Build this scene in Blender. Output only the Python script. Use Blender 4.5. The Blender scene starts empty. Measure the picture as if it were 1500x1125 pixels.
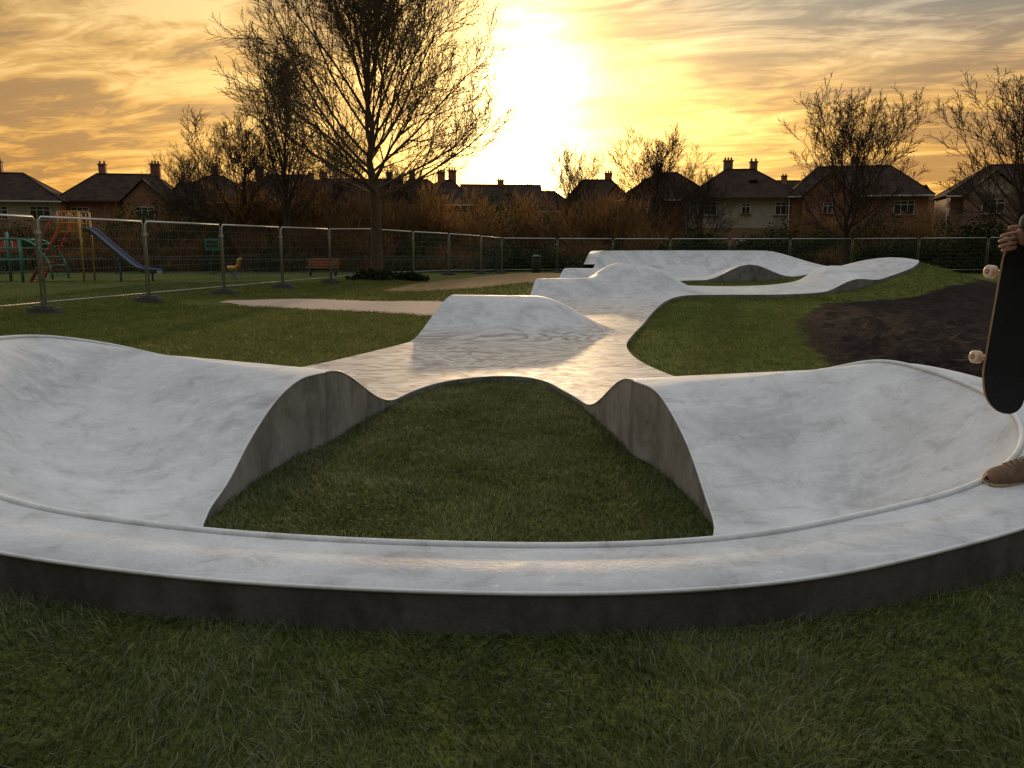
import bpy, math, random
import numpy as np
from mathutils import Vector, Matrix, geometry
random.seed(7); rng=np.random.default_rng(7)
scene=bpy.context.scene
COL=scene.collection

# ------------------------------------------------------------------ helpers
def sstep(a,b,x):
    t=np.clip((np.asarray(x,dtype=float)-a)/(b-a),0,1); return t*t*(3-2*t)
def link(o,parent=None):
    COL.objects.link(o)
    if parent is not None: o.parent=parent
    return o
def empty(name,loc=(0,0,0),rot=0):
    e=bpy.data.objects.new(name,None); e.location=loc; e.rotation_euler=(0,0,rot); e.empty_display_size=.2
    COL.objects.link(e); return e
def mesh_obj(name,verts,faces,mats,parent=None,smooth=False,midx=None):
    me=bpy.data.meshes.new(name); me.from_pydata([tuple(v) for v in verts],[],[tuple(f) for f in faces])
    for m in (mats if isinstance(mats,(list,tuple)) else [mats]): me.materials.append(m)
    if midx is not None: me.polygons.foreach_set('material_index',midx)
    if smooth is True: me.polygons.foreach_set('use_smooth',[True]*len(me.polygons))
    elif isinstance(smooth,list): me.polygons.foreach_set('use_smooth',smooth)
    me.update(); o=bpy.data.objects.new(name,me); return link(o,parent)
def np_mesh(name,V,F,nper,mat,parent=None,smooth=False):
    me=bpy.data.meshes.new(name); V=np.asarray(V,dtype=np.float32); F=np.asarray(F,dtype=np.int32)
    nf=len(F)//nper
    me.vertices.add(len(V)); me.vertices.foreach_set('co',V.ravel())
    me.loops.add(len(F)); me.loops.foreach_set('vertex_index',F)
    me.polygons.add(nf); me.polygons.foreach_set('loop_start',np.arange(nf,dtype=np.int32)*nper)
    me.update(calc_edges=True)
    if smooth: me.polygons.foreach_set('use_smooth',np.ones(nf,dtype=bool))
    me.materials.append(mat)
    o=bpy.data.objects.new(name,me); return link(o,parent)
class B:   # simple geometry accumulator
    def __init__(s): s.v=[]; s.f=[]; s.m=[]; s.sm=[]
    def tube(s,pts,rad,n=6,m=0,cap=True):
        pts=[Vector(p) for p in pts]
        if not isinstance(rad,(list,tuple)): rad=[rad]*len(pts)
        b=len(s.v); k=len(pts)
        for i,p in enumerate(pts):
            d=(pts[min(i+1,k-1)]-pts[max(i-1,0)])
            if d.length<1e-9: d=Vector((0,0,1))
            d.normalize()
            ref=Vector((0,0,1)) if abs(d.z)<.95 else Vector((0,1,0))
            a=d.cross(ref).normalized(); c=d.cross(a)
            for j in range(n):
                t=2*math.pi*j/n; s.v.append(p+(a*math.cos(t)+c*math.sin(t))*rad[i])
        for i in range(k-1):
            for j in range(n):
                j2=(j+1)%n
                s.f.append((b+i*n+j,b+(i+1)*n+j,b+(i+1)*n+j2,b+i*n+j2)); s.m.append(m); s.sm.append(True)
        if cap and n>3:
            s.f.append(tuple(b+j for j in range(n))); s.m.append(m); s.sm.append(False)
            s.f.append(tuple(b+(k-1)*n+j for j in reversed(range(n)))); s.m.append(m); s.sm.append(False)
    def box(s,c,d,m=0,rz=0):
        b=len(s.v); cx,cy,cz=c; hx,hy,hz=d[0]/2,d[1]/2,d[2]/2
        cr,sr=math.cos(rz),math.sin(rz)
        for z in(-hz,hz):
            for x,y in((-hx,-hy),(hx,-hy),(hx,hy),(-hx,hy)):
                s.v.append(Vector((cx+x*cr-y*sr,cy+x*sr+y*cr,cz+z)))
        for f in((0,3,2,1),(4,5,6,7),(0,1,5,4),(1,2,6,5),(2,3,7,6),(3,0,4,7)):
            s.f.append(tuple(b+i for i in f)); s.m.append(m); s.sm.append(False)
    def poly(s,pts,m=0):
        b=len(s.v); s.v+= [Vector(p) for p in pts]; s.f.append(tuple(range(b,b+len(pts)))); s.m.append(m); s.sm.append(False)
    def obj(s,name,mats,parent=None):
        return mesh_obj(name,s.v,s.f,mats,parent,s.sm,s.m)
def cr(points,n):     # open catmull-rom through points
    P=np.array(points,dtype=float); k=len(P)
    Q=np.vstack([2*P[0]-P[1],P,2*P[-1]-P[-2]]); out=[]
    for i in range(k-1):
        p0,p1,p2,p3=Q[i],Q[i+1],Q[i+2],Q[i+3]
        for j in range(n):
            t=j/n; out.append(.5*((2*p1)+(-p0+p2)*t+(2*p0-5*p1+4*p2-p3)*t*t+(-p0+3*p1-3*p2+p3)*t**3))
    out.append(P[-1]); return np.array(out)
def pip(poly,x,y):
    x=np.asarray(x);y=np.asarray(y); c=np.zeros(x.shape,bool); n=len(poly); j=n-1
    for i in range(n):
        xi,yi=poly[i][0],poly[i][1]; xj,yj=poly[j][0],poly[j][1]
        if yi!=yj:
            k=((yi>y)!=(yj>y))&(x<(xj-xi)*(y-yi)/(yj-yi)+xi); c^=k
        j=i
    return c
def dist_poly(pts,x,y,closed=True):
    d=np.full(np.shape(x),1e9); n=len(pts)
    for i in range(n if closed else n-1):
        ax,ay=pts[i][0],pts[i][1]; bx,by=pts[(i+1)%n][0],pts[(i+1)%n][1]
        dx,dy=bx-ax,by-ay; L=dx*dx+dy*dy+1e-12
        t=np.clip(((x-ax)*dx+(y-ay)*dy)/L,0,1); d=np.minimum(d,np.hypot(x-ax-t*dx,y-ay-t*dy))
    return d

# ------------------------------------------------------------------ materials
def nodes(m):
    m.use_nodes=True; nt=m.node_tree; nt.nodes.clear(); return nt
def N(nt,t,**k):
    n=nt.nodes.new(t)
    for a,v in k.items(): setattr(n,a,v)
    return n
def ramp(nt,stops,fac):
    r=nt.nodes.new('ShaderNodeValToRGB'); e=r.color_ramp.elements
    while len(e)<len(stops): e.new(.5)
    for q,(p,c) in zip(e,stops): q.position=p; q.color=(*c,1)
    nt.links.new(fac,r.inputs[0]); return r.outputs[0]
def noise(nt,scale,detail=6,rough=.6,dist=0,vec=None,out='Fac'):
    n=N(nt,'ShaderNodeTexNoise'); n.inputs['Scale'].default_value=scale; n.inputs['Detail'].default_value=min(detail,5)
    n.inputs['Roughness'].default_value=rough; n.inputs['Distortion'].default_value=dist
    if vec is not None: nt.links.new(vec,n.inputs['Vector'])
    return n.outputs[out]
def mixc(nt,fac,a,b,mode='MIX'):
    m=nt.nodes.new('ShaderNodeMix'); m.data_type='RGBA'; m.blend_type=mode
    for idx,v in ((0,fac),(6,a),(7,b)):
        if isinstance(v,(int,float)): m.inputs[idx].default_value=v
        elif isinstance(v,tuple): m.inputs[idx].default_value=(*v,1)
        else: nt.links.new(v,m.inputs[idx])
    return m.outputs[2]
def mth(nt,op,a,b=None,c=None,clamp=False):
    m=nt.nodes.new('ShaderNodeMath'); m.operation=op; m.use_clamp=clamp
    for i,v in enumerate((a,b,c)):
        if v is None: continue
        if isinstance(v,(int,float)): m.inputs[i].default_value=v
        else: nt.links.new(v,m.inputs[i])
    return m.outputs[0]
def mrange(nt,v,a,b,c,d,smooth=False):
    m=nt.nodes.new('ShaderNodeMapRange'); m.interpolation_type='SMOOTHSTEP' if smooth else 'LINEAR'
    nt.links.new(v,m.inputs[0])
    for i,q in enumerate((a,b,c,d)): m.inputs[i+1].default_value=q
    return m.outputs[0]
def finish(nt,col,rough=.7,bump=None,bs=.3,bd=.01,metal=0,spec=.5,transl=0):
    p=nt.nodes.new('ShaderNodeBsdfPrincipled'); o=nt.nodes.new('ShaderNodeOutputMaterial')
    if isinstance(col,tuple): p.inputs['Base Color'].default_value=(*col,1)
    else: nt.links.new(col,p.inputs['Base Color'])
    if isinstance(rough,(int,float)): p.inputs['Roughness'].default_value=rough
    else: nt.links.new(rough,p.inputs['Roughness'])
    p.inputs['Metallic'].default_value=metal; p.inputs['Specular IOR Level'].default_value=spec
    if bump is not None:
        b=nt.nodes.new('ShaderNodeBump'); b.inputs['Strength'].default_value=bs; b.inputs['Distance'].default_value=bd
        nt.links.new(bump,b.inputs['Height']); nt.links.new(b.outputs[0],p.inputs['Normal'])
    if transl>0:
        t=nt.nodes.new('ShaderNodeBsdfTranslucent'); mx=nt.nodes.new('ShaderNodeMixShader'); mx.inputs[0].default_value=transl
        if isinstance(col,tuple): t.inputs[0].default_value=(*col,1)
        else: nt.links.new(col,t.inputs[0])
        nt.links.new(p.outputs[0],mx.inputs[1]); nt.links.new(t.outputs[0],mx.inputs[2]); nt.links.new(mx.outputs[0],o.inputs[0])
    else: nt.links.new(p.outputs[0],o.inputs[0])
def simple(name,c,rough=.6,var=.25,scale=8,metal=0,bump=.15,transl=0,spec=.5):
    m=bpy.data.materials.new(name); nt=nodes(m); tc=N(nt,'ShaderNodeTexCoord').outputs['Object']
    n=noise(nt,scale,3,.6,0,tc)
    a=tuple(max(0,x*(1-var)) for x in c); b=tuple(min(1,x*(1+var)) for x in c)
    finish(nt,ramp(nt,[(.3,a),(.7,b)],n),rough,n if bump>=.3 else None,bump,.01,metal,spec,transl); return m

def concrete(name,lo,hi,swirl=False,form=False):
    m=bpy.data.materials.new(name); nt=nodes(m)
    g=N(nt,'ShaderNodeNewGeometry').outputs['Position']
    big=noise(nt,.9,5,.62,1.0,g); mid=noise(nt,5,5,.70,.6,g); fine=noise(nt,70,2,.7,0,g)
    c=ramp(nt,[(.28,lo),(.46,tuple(a*.35+b*.65 for a,b in zip(lo,hi))),(.64,hi)],big)
    st=ramp(nt,[(.32,(.64,.63,.62)),(.45,(.90,.895,.89)),(.58,(1,1,1))],mid); c=mixc(nt,.8,c,st,'MULTIPLY')
    sp=ramp(nt,[(.38,(.80,.80,.80)),(.5,(1,1,1))],fine); c=mixc(nt,.45,c,sp,'MULTIPLY')
    h=mth(nt,'ADD',mth(nt,'MULTIPLY',mid,.8),mth(nt,'MULTIPLY',fine,.3))
    if not form:
        mp=N(nt,'ShaderNodeMapping'); mp.inputs['Scale'].default_value=(.7,2.2,1.5); mp.inputs['Rotation'].default_value=(0,0,.4); nt.links.new(g,mp.inputs[0])
        sm=noise(nt,2.2,5,.68,2.2,mp.outputs[0]); c=mixc(nt,ramp(nt,[(.52,(0,0,0)),(.66,(.40,.40,.40))],sm),c,tuple(min(1,x*1.12) for x in hi))
        c=mixc(nt,ramp(nt,[(.30,(.4,.4,.4)),(.41,(0,0,0))],sm),c,(.38,.33,.28))
    if swirl:
        a=N(nt,'ShaderNodeAttribute',attribute_name='swirl').outputs['Fac']
        mp2=N(nt,'ShaderNodeMapping'); mp2.inputs['Scale'].default_value=(.42,1.0,1); nt.links.new(g,mp2.inputs[0])
        w=noise(nt,1.15,3,.5,3.0,mp2.outputs[0])
        bands=mth(nt,'PINGPONG',mth(nt,'MULTIPLY',w,6.0),.5)
        warm=ramp(nt,[(.04,(.22,.165,.125)),(.22,(.38,.31,.25)),(.5,(.52,.45,.38)),(.9,(.68,.62,.55))],mth(nt,'MULTIPLY',bands,2.0))
        warm=mixc(nt,.5,warm,st,'MULTIPLY')
        c=mixc(nt,mth(nt,'MULTIPLY',a,.85),c,warm)
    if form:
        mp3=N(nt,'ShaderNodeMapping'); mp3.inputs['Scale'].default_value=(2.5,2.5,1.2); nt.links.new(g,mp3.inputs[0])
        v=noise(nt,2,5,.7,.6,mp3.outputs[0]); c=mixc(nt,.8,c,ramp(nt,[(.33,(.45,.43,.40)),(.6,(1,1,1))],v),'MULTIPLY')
    r=mrange(nt,mid,.3,.7,.48,.76)
    finish(nt,c,r,h,.4,.012,spec=.38); return m
M_CONC=concrete('pale_concrete',(.42,.42,.425),(.72,.72,.72))
M_PATH=concrete('trowelled_concrete',(.42,.42,.42),(.72,.715,.71),swirl=True)
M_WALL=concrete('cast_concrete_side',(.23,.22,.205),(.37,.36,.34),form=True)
M_WALL2=concrete('shade_darkened_concrete_side',(.09,.088,.085),(.18,.17,.16),form=True)  # outer wall's shade is put into this darker concrete colour
M_COPE=concrete('coping_concrete',(.64,.64,.63),(.78,.78,.77))

def ground_mat():
    m=bpy.data.materials.new('turf_and_soil'); nt=nodes(m)
    g=N(nt,'ShaderNodeNewGeometry').outputs['Position']
    a=N(nt,'ShaderNodeAttribute',attribute_name='soil_sd').outputs['Fac']
    w=N(nt,'ShaderNodeAttribute',attribute_name='wear_sd').outputs['Fac']
    s=N(nt,'ShaderNodeAttribute',attribute_name='stripe').outputs['Fac']
    n1=noise(nt,.35,5,.6,.5,g); n2=noise(nt,6,5,.7,0,g); n3=noise(nt,60,3,.7,0,g)
    c=ramp(nt,[(.3,(.065,.085,.018)),(.5,(.095,.115,.025)),(.7,(.145,.140,.038))],n1)
    c=mixc(nt,.8,c,ramp(nt,[(.32,(.35,.35,.3)),(.6,(1.25,1.2,1.1))],n2),'MULTIPLY')
    c=mixc(nt,.7,c,ramp(nt,[(.35,(.35,.35,.35)),(.6,(1.4,1.4,1.4))],n3),'MULTIPLY')
    c=mixc(nt,mth(nt,'MULTIPLY',s,.5),c,(.15,.19,.045))
    wn=mth(nt,'ADD',w,mth(nt,'MULTIPLY',mth(nt,'SUBTRACT',noise(nt,1.6,5,.7,.3,g),.5),2.0))
    c=mixc(nt,mrange(nt,wn,-.1,.35,0,.9),c,ramp(nt,[(.35,(.22,.14,.07)),(.65,(.36,.25,.14))],n2))
    sn=mth(nt,'ADD',a,mth(nt,'MULTIPLY',mth(nt,'SUBTRACT',noise(nt,2.2,5,.7,.3,g),.5),.8))
    sf=mrange(nt,sn,0,.12,0,1)
    soil=ramp(nt,[(.3,(.014,.009,.008)),(.55,(.036,.025,.021)),(.75,(.08,.055,.045))],noise(nt,4,5,.8,.2,g))
    c=mixc(nt,sf,c,soil)
    h=mth(nt,'ADD',mth(nt,'MULTIPLY',n2,mth(nt,'ADD',mth(nt,'MULTIPLY',sf,4.0),.8)),n3)
    finish(nt,c,.95,h,.9,.03,spec=.06); return m
M_GROUND=ground_mat()
def grass_mat(name,c1,c2,c3):
    m=bpy.data.materials.new(name); nt=nodes(m)
    g=N(nt,'ShaderNodeNewGeometry'); 
    r=g.outputs['Random Per Island']; n=noise(nt,1.6,3,.6,.3,g.outputs['Position'])
    f=mth(nt,'ADD',mth(nt,'MULTIPLY',r,.55),mth(nt,'MULTIPLY',n,.5))
    finish(nt,ramp(nt,[(.2,c1),(.5,c2),(.82,c3)],f),.6,transl=.3,spec=.25); return m
M_BLADE=grass_mat('grass_blades',(.040,.055,.018),(.095,.120,.038),(.26,.25,.14))
M_BLADE2=grass_mat('lawn_blades',(.07,.10,.02),(.135,.17,.038),(.26,.235,.07))

# ------------------------------------------------------------------ world (sunset sky)
SUN_EL=math.radians(7.4); SUN_AZ=math.radians(1.0)
sdir=Vector((math.cos(SUN_EL)*math.sin(SUN_AZ),math.cos(SUN_EL)*math.cos(SUN_AZ),math.sin(SUN_EL)))
w=bpy.data.worlds.new('World'); scene.world=w; w.use_nodes=True; nt=w.node_tree; nt.nodes.clear()
tc=N(nt,'ShaderNodeTexCoord').outputs['Generated']
sep=N(nt,'ShaderNodeSeparateXYZ'); nt.links.new(tc,sep.inputs[0]); X,Y,Z=sep.outputs
sky=N(nt,'ShaderNodeTexSky',sky_type='NISHITA'); sky.sun_disc=False; sky.sun_elevation=SUN_EL; sky.sun_rotation=SUN_AZ; sky.dust_density=3; sky.air_density=1.2
zc=mth(nt,'MAXIMUM',Z,0.0)
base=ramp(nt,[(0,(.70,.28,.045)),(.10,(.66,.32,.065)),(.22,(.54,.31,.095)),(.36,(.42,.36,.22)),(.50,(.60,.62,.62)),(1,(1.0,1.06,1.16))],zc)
den=mth(nt,'ADD',zc,.10)
cx=mth(nt,'DIVIDE',X,den); cy=mth(nt,'DIVIDE',Y,den)
comb=N(nt,'ShaderNodeCombineXYZ'); nt.links.new(mth(nt,'MULTIPLY',cx,.55),comb.inputs[0]); nt.links.new(mth(nt,'ADD',mth(nt,'MULTIPLY',cy,1.05),mth(nt,'MULTIPLY',cx,.30)),comb.inputs[1])
cn=noise(nt,1.25,5,.6,.9,comb.outputs[0]); cn2=noise(nt,4.2,5,.66,1.4,comb.outputs[0])
cl=mth(nt,'ADD',mth(nt,'MULTIPLY',cn,.62),mth(nt,'MULTIPLY',cn2,.38))
darkm=mrange(nt,cl,.44,.52,1,0,True); brm=mrange(nt,cl,.50,.60,0,1,True)
rightm=mth(nt,'MULTIPLY',mrange(nt,X,-.02,.26,0,1,True),mrange(nt,Z,.13,.30,0,1,True))
leftm=mth(nt,'MULTIPLY',mrange(nt,X,-.10,-.50,0,1,True),mrange(nt,Z,.20,.42,0,1,True))
upm=mrange(nt,Z,.55,.75,1,0,True)
rightm=mth(nt,'MULTIPLY',rightm,upm)
base=mixc(nt,mth(nt,'MULTIPLY',rightm,.9),base,(.26,.33,.36))
dcol=mixc(nt,mrange(nt,Z,.05,.4,0,1),(.36,.17,.055),(.19,.155,.115)); dcol=mixc(nt,rightm,dcol,(.13,.17,.19))
base=mixc(nt,mth(nt,'MULTIPLY',mth(nt,'MULTIPLY',darkm,.85),mrange(nt,Z,.5,.8,1,.3)),base,dcol)
bcol=mixc(nt,mrange(nt,Z,.1,.45,0,1),(1.0,.60,.18),(.76,.67,.44)); bcol=mixc(nt,rightm,bcol,(.50,.56,.50))
base=mixc(nt,mth(nt,'MULTIPLY',mth(nt,'MULTIPLY',brm,.70),mrange(nt,Z,.5,.8,1,.3)),base,bcol)
base=mixc(nt,mth(nt,'MULTIPLY',leftm,mth(nt,'MULTIPLY',upm,.5)),base,(.21,.175,.125))
SX=mth(nt,'SUBTRACT',X,sdir.x)
fr=mth(nt,'GREATER_THAN',Y,0)
def ell(ax,az,zc0):
    SZ=mth(nt,'SUBTRACT',Z,zc0)
    q=mth(nt,'ADD',mth(nt,'POWER',mth(nt,'ABSOLUTE',mth(nt,'DIVIDE',SX,ax)),2),mth(nt,'POWER',mth(nt,'ABSOLUTE',mth(nt,'DIVIDE',SZ,az)),2))
    return mth(nt,'SQRT',q)
modc=mrange(nt,cl,.40,.60,.35,1.5)
g1=mth(nt,'POWER',2.718,mth(nt,'MULTIPLY',mth(nt,'POWER',ell(.052,.105,.15),2),-1))
g1=mth(nt,'MULTIPLY',g1,mrange(nt,cl,.40,.56,.5,1.3))
g3=mth(nt,'POWER',2.718,mth(nt,'MULTIPLY',ell(.062,.055,.09),-1))
g2=mth(nt,'MULTIPLY',mth(nt,'POWER',2.718,mth(nt,'MULTIPLY',ell(.17,.15,.11),-1)),modc)
def scol(c,f):
    v=N(nt,'ShaderNodeVectorMath',operation='SCALE'); 
    if isinstance(c,tuple): v.inputs[0].default_value=c
    else: nt.links.new(c,v.inputs[0])
    if isinstance(f,(int,float)): v.inputs['Scale'].default_value=f
    else: nt.links.new(f,v.inputs['Scale'])
    return v.outputs[0]
def vadd(a,b):
    v=N(nt,'ShaderNodeVectorMath',operation='ADD'); nt.links.new(a,v.inputs[0]); nt.links.new(b,v.inputs[1]); return v.outputs[0]
glow=vadd(scol((2.9,2.4,1.3),mth(nt,'MULTIPLY',g1,fr)),scol((1.7,1.0,.25),mth(nt,'MULTIPLY',g2,fr)))
glow=vadd(glow,scol((5.5,3.6,1.3),mth(nt,'MULTIPLY',g3,fr)))
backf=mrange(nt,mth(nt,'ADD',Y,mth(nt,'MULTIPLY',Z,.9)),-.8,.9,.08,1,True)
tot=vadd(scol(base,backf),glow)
tot=vadd(tot,scol(sky.outputs[0],.010))
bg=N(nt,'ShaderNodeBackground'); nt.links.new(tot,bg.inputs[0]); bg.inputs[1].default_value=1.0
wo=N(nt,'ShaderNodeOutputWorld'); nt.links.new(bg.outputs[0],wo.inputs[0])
L=bpy.data.lights.new('sun','SUN'); L.energy=2.4; L.angle=math.radians(1.5); L.color=(1,.68,.36)
lo=bpy.data.objects.new('sun',L); link(lo); lo.rotation_euler=(-sdir).to_track_quat('-Z','Y').to_euler(); lo.location=(0,50,30)

# ------------------------------------------------------------------ plan of the track
I=[(-1.41,6.09,.554),(-1.52,5.78,.55),(-1.60,5.45,.46),(-1.65,5.05,.30),(-1.67,4.65,.13),(-1.67,4.3,.05),(-1.55,3.98,.03),(-1.15,3.78,.03),(-.6,3.69,.03),(0,3.66,.03),(.5,3.70,.03),(.9,3.82,.03),(1.05,4.05,.04),(1.08,4.4,.12),(1.05,4.86,.345),(.98,5.4,.52),(.87,5.75,.545)]
O=[(-2.87,6.63,.60),(-3.42,6.85,.67),(-3.80,6.6,.76),(-3.88,6.0,.80),(-3.78,5.3,.77),(-3.45,4.55,.67),(-2.9,3.85,.56),(-2.13,3.28,.46),(-1.17,2.96,.43),(-.1,2.83,.42),(.7,2.88,.42),(1.35,3.09,.44),(2.05,3.45,.48),(2.53,3.96,.56),(2.72,4.6,.65),(2.50,5.35,.73),(2.15,5.68,.62)]
NS=10
Ic=cr(I,NS); Oc=cr(O,NS); NN=len(Ic)
tan=np.gradient(Oc[:,:2],axis=0); tan/=np.linalg.norm(tan,axis=1)[:,None]
nrm=np.stack([tan[:,1],-tan[:,0]],1)
cen=np.array([-.4,4.8]); 
if ((Oc[NN//2,:2]-cen)@nrm[NN//2])<0: nrm=-nrm
sp=np.linspace(0,1,NN); dw=.02+.33*sstep(.03,.20,sp)*sstep(.0,.14,1-sp)
Dc=Oc.copy(); Dc[:,:2]+=nrm*dw[:,None]
lip_poly=[tuple(p[:2]) for p in Oc]+[(2.6,8),(2.0,9.2),(-2.8,9.3),(-3.4,8.2)]
deck_poly=[tuple(p[:2]) for p in Dc]+[(2.3,7),(-3.1,7.5)]

segA=cr([(-1.41,6.09),(-1.27,6.9),(-1.1,7.66),(-.95,8.2),(-.7,8.68),(-.3,8.98),(.1,8.98),(.36,8.66),(.52,8.1),(.66,7.5),(.78,6.6),(.87,5.75)],8)
segC=cr([(2.15,5.68),(2.2,7),(2.0,8.3),(1.75,9.24),(1.6,10.4),(1.66,11.8),(1.95,13.2),(2.4,15),(3.1,17.9),(3.75,19.9),(4.4,20.9),(5.4,21.1),(6.9,21.1),(8.3,21.3),(9.6,21.7),(10.9,22.4),(11.6,24),(11.6,27),(10.9,29.8),(9,31.5),(6.5,32),(4.6,31.4),(3.4,29.8),(2.7,27.5),(1.9,25.5),(1.1,23.2),(.5,20.5),(-.2,17.8),(-.7,15.5),(-.98,13.9),(-1.4,12.7),(-1.75,11.6),(-2.36,10),(-2.85,9.1),(-3.05,8),(-2.87,6.63)],10)
def lin(a,b,n): return np.array([[a[0]+(b[0]-a[0])*i/n,a[1]+(b[1]-a[1])*i/n] for i in range(n)])
outline=np.vstack([segA,lin((.87,5.75),(2.15,5.68),12)[1:],segC,lin((-2.87,6.63),(-1.41,6.09),12)[1:]])
isl=cr([(4.7,23.6),(6,23.2),(8,23.4),(9.2,24.2),(9.3,25.4),(8,26.2),(6,26.3),(4.9,25.3),(4.7,23.6)],8)[:-1]
island_poly=[tuple(p[:2]) for p in Ic]+[tuple(p) for p in segA[::-1]]

def Bz(x,y):
    x=np.asarray(x,float);y=np.asarray(y,float)
    z=.30*sstep(17,25,y)*(1-sstep(33,46,y))*sstep(-4,1,x)*(1-sstep(14,20,x))
    z=z+.78*np.exp(-(((x-10.9)/2.1)**2+((y-23.6)/2.5)**2))
    z=z-.25*sstep(38,52,y)
    z=z+.22*np.exp(-(((x+5.4)/1.4)**2+((y-34)/1.2)**2))
    return z
def Gz(x,y):
    x=np.asarray(x,float);y=np.asarray(y,float)
    z=Bz(x,y)
    sd=np.where(pip(lip_poly,x,y),-1,1)*dist_poly(lip_poly,x,y)
    r=.255*sstep(.03,.22,sd)*(1-sstep(4.6,8.5,y))*(1-sstep(12,26,np.abs(x)))
    return z+r+.012*np.sin(x*1.3+y*.7)*np.sin(y*1.1-x*.4)*(sstep(6,9,np.hypot(x,y-2)))
def ridge(x,y,a,b,ha,hb,wd):
    dx,dy=b[0]-a[0],b[1]-a[1]; t=np.clip(((x-a[0])*dx+(y-a[1])*dy)/(dx*dx+dy*dy),0,1)
    d=np.hypot(x-a[0]-t*dx,y-a[1]-t*dy); q=np.clip(d/wd,0,1)
    return (ha+(hb-ha)*t)*np.cos(q*math.pi/2)**2
back=cr([(11.6,24),(11.6,27),(10.9,29.8),(9,31.5),(6.5,32),(4.6,31.4),(3.4,29.8),(2.7,27.5)],8)
def Tz(x,y):
    x=np.asarray(x,float);y=np.asarray(y,float)
    z=Bz(x,y)+.055+.02*sstep(17,22,y)
    z=z+ridge(x,y,(-1.41,6.09),(-2.87,6.63),.499,.545,1.6)
    z=z+ridge(x,y,(.87,5.75),(2.15,5.68),.49,.565,1.75)
    z=z+ridge(x,y,(-1.6,13.8),(.35,13.95),.62,.59,1.6)
    z=z+ridge(x,y,(.2,21.0),(1.7,21.3),.42,.40,1.1)
    z=z+ridge(x,y,(1.0,24.7),(2.7,24.7),.44,.42,1.1)
    z=z+ridge(x,y,(2.95,22.3),(3.6,22.2),.72,.62,1.6)
    z=z+ridge(x,y,(8.9,21.2),(8.9,23.6),.20,.20,.9)
    z=z+ridge(x,y,(7.5,26),(7.7,28.2),.50,.35,1.4)
    d=dist_poly(back,x,y,False)
    z=z+.90*sstep(26.0,29.5,y)*(1-.7*sstep(9.3,11.5,x))*np.clip(1-d/2.0,0,1)**2.2
    return z

TRACK=empty('concrete_pump_track')
gs=.125
xs=np.arange(-3.2,12,gs); ys=np.arange(5.4,32.4,gs); GX,GY=np.meshgrid(xs,ys); GX=GX.ravel()+rng.uniform(-.01,.01,GX.size); GY=GY.ravel()+rng.uniform(-.01,.01,GY.size)
ins=pip(outline,GX,GY)&~pip(isl,GX,GY)&(dist_poly(outline,GX,GY)>.07)&(dist_poly(isl,GX,GY)>.07)
pts=np.vstack([outline,isl,np.stack([GX[ins],GY[ins]],1)])
no,ni=len(outline),len(isl)
edges=[(i,(i+1)%no) for i in range(no)]+[(no+i,no+(i+1)%ni) for i in range(ni)]
res=geometry.delaunay_2d_cdt([Vector((float(a),float(b))) for a,b in pts],edges,[],0,1e-6)
rv=np.array([(v.x,v.y) for v in res[0]]); tri=np.array([f for f in res[2] if len(f)==3])
c=rv[tri].mean(1); keep=pip(outline,c[:,0],c[:,1])&~pip(isl,c[:,0],c[:,1]); tri=tri[keep]
def orient(t):
    a,b,d=rv[t[0]],rv[t[1]],rv[t[2]]
    return t if (b[0]-a[0])*(d[1]-a[1])-(b[1]-a[1])*(d[0]-a[0])>0 else t[::-1]
zz=Tz(rv[:,0],rv[:,1])
V=[(x,y,z) for (x,y),z in zip(rv,zz)]; F=[tuple(int(i) for i in orient(t)) for t in tri]
po=mesh_obj('path_surface',V,F,M_PATH,TRACK,True)
lift=zz-Bz(rv[:,0],rv[:,1])-.055
sw=(1-sstep(.03,.22,lift))*sstep(6.8,8,rv[:,1])*(1-.75*sstep(17,21,rv[:,1]))
at=po.data.attributes.new('swirl','FLOAT','POINT'); at.data.foreach_set('value',sw.astype(np.float32))
def skirt(name,loop,zf,bottom,closed=True):
    v=[];f=[];n=len(loop)
    zt=zf(loop[:,0],loop[:,1])
    for (x,y),z in zip(loop,zt): v+=[(x,y,z),(x,y,min(bottom,z-.45))]
    for i in range(n if closed else n-1):
        j=(i+1)%n; f.append((2*i,2*i+1,2*j+1,2*j))
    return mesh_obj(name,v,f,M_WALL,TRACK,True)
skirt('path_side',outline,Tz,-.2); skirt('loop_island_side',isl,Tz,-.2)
V=[];F=[];NT=26
for k in range(NN):
    e=min(k,NN-1-k)/(NN-1); p=1+2.2*float(sstep(0,.16,e)); dip=.10*float(sstep(.03,.16,e))
    for j in range(NT+1):
        t=j/NT; x=Ic[k,0]+(Oc[k,0]-Ic[k,0])*t; y=Ic[k,1]+(Oc[k,1]-Ic[k,1])*t
        V.append((x,y,Ic[k,2]+(Oc[k,2]-Ic[k,2])*t**p-dip*math.sin(math.pi*t)**2*min(1,max(0,Ic[k,2]-.03)/.15)))
for k in range(NN-1):
    for j in range(NT):
        a=k*(NT+1)+j; F.append((a,a+1,a+NT+2,a+NT+1))
mesh_obj('berm_bowl',V,F,M_CONC,TRACK,True)
V=[];F=[]
for k in range(NN):
    for t,dz in ((0,0),(.12,.004),(.5,0),(.93,-.010),(1,-.022)):
        V.append((Oc[k,0]+(Dc[k,0]-Oc[k,0])*t,Oc[k,1]+(Dc[k,1]-Oc[k,1])*t,Oc[k,2]+dz))
for k in range(NN-1):
    for j in range(4):
        a=k*5+j; F.append((a,a+1,a+6,a+5))
mesh_obj('berm_deck',V,F,M_CONC,TRACK,True)
V=[];F=[]
for k in range(NN): V+=[(Dc[k,0],Dc[k,1],Dc[k,2]-.022),(Dc[k,0],Dc[k,1],-.3)]
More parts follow.
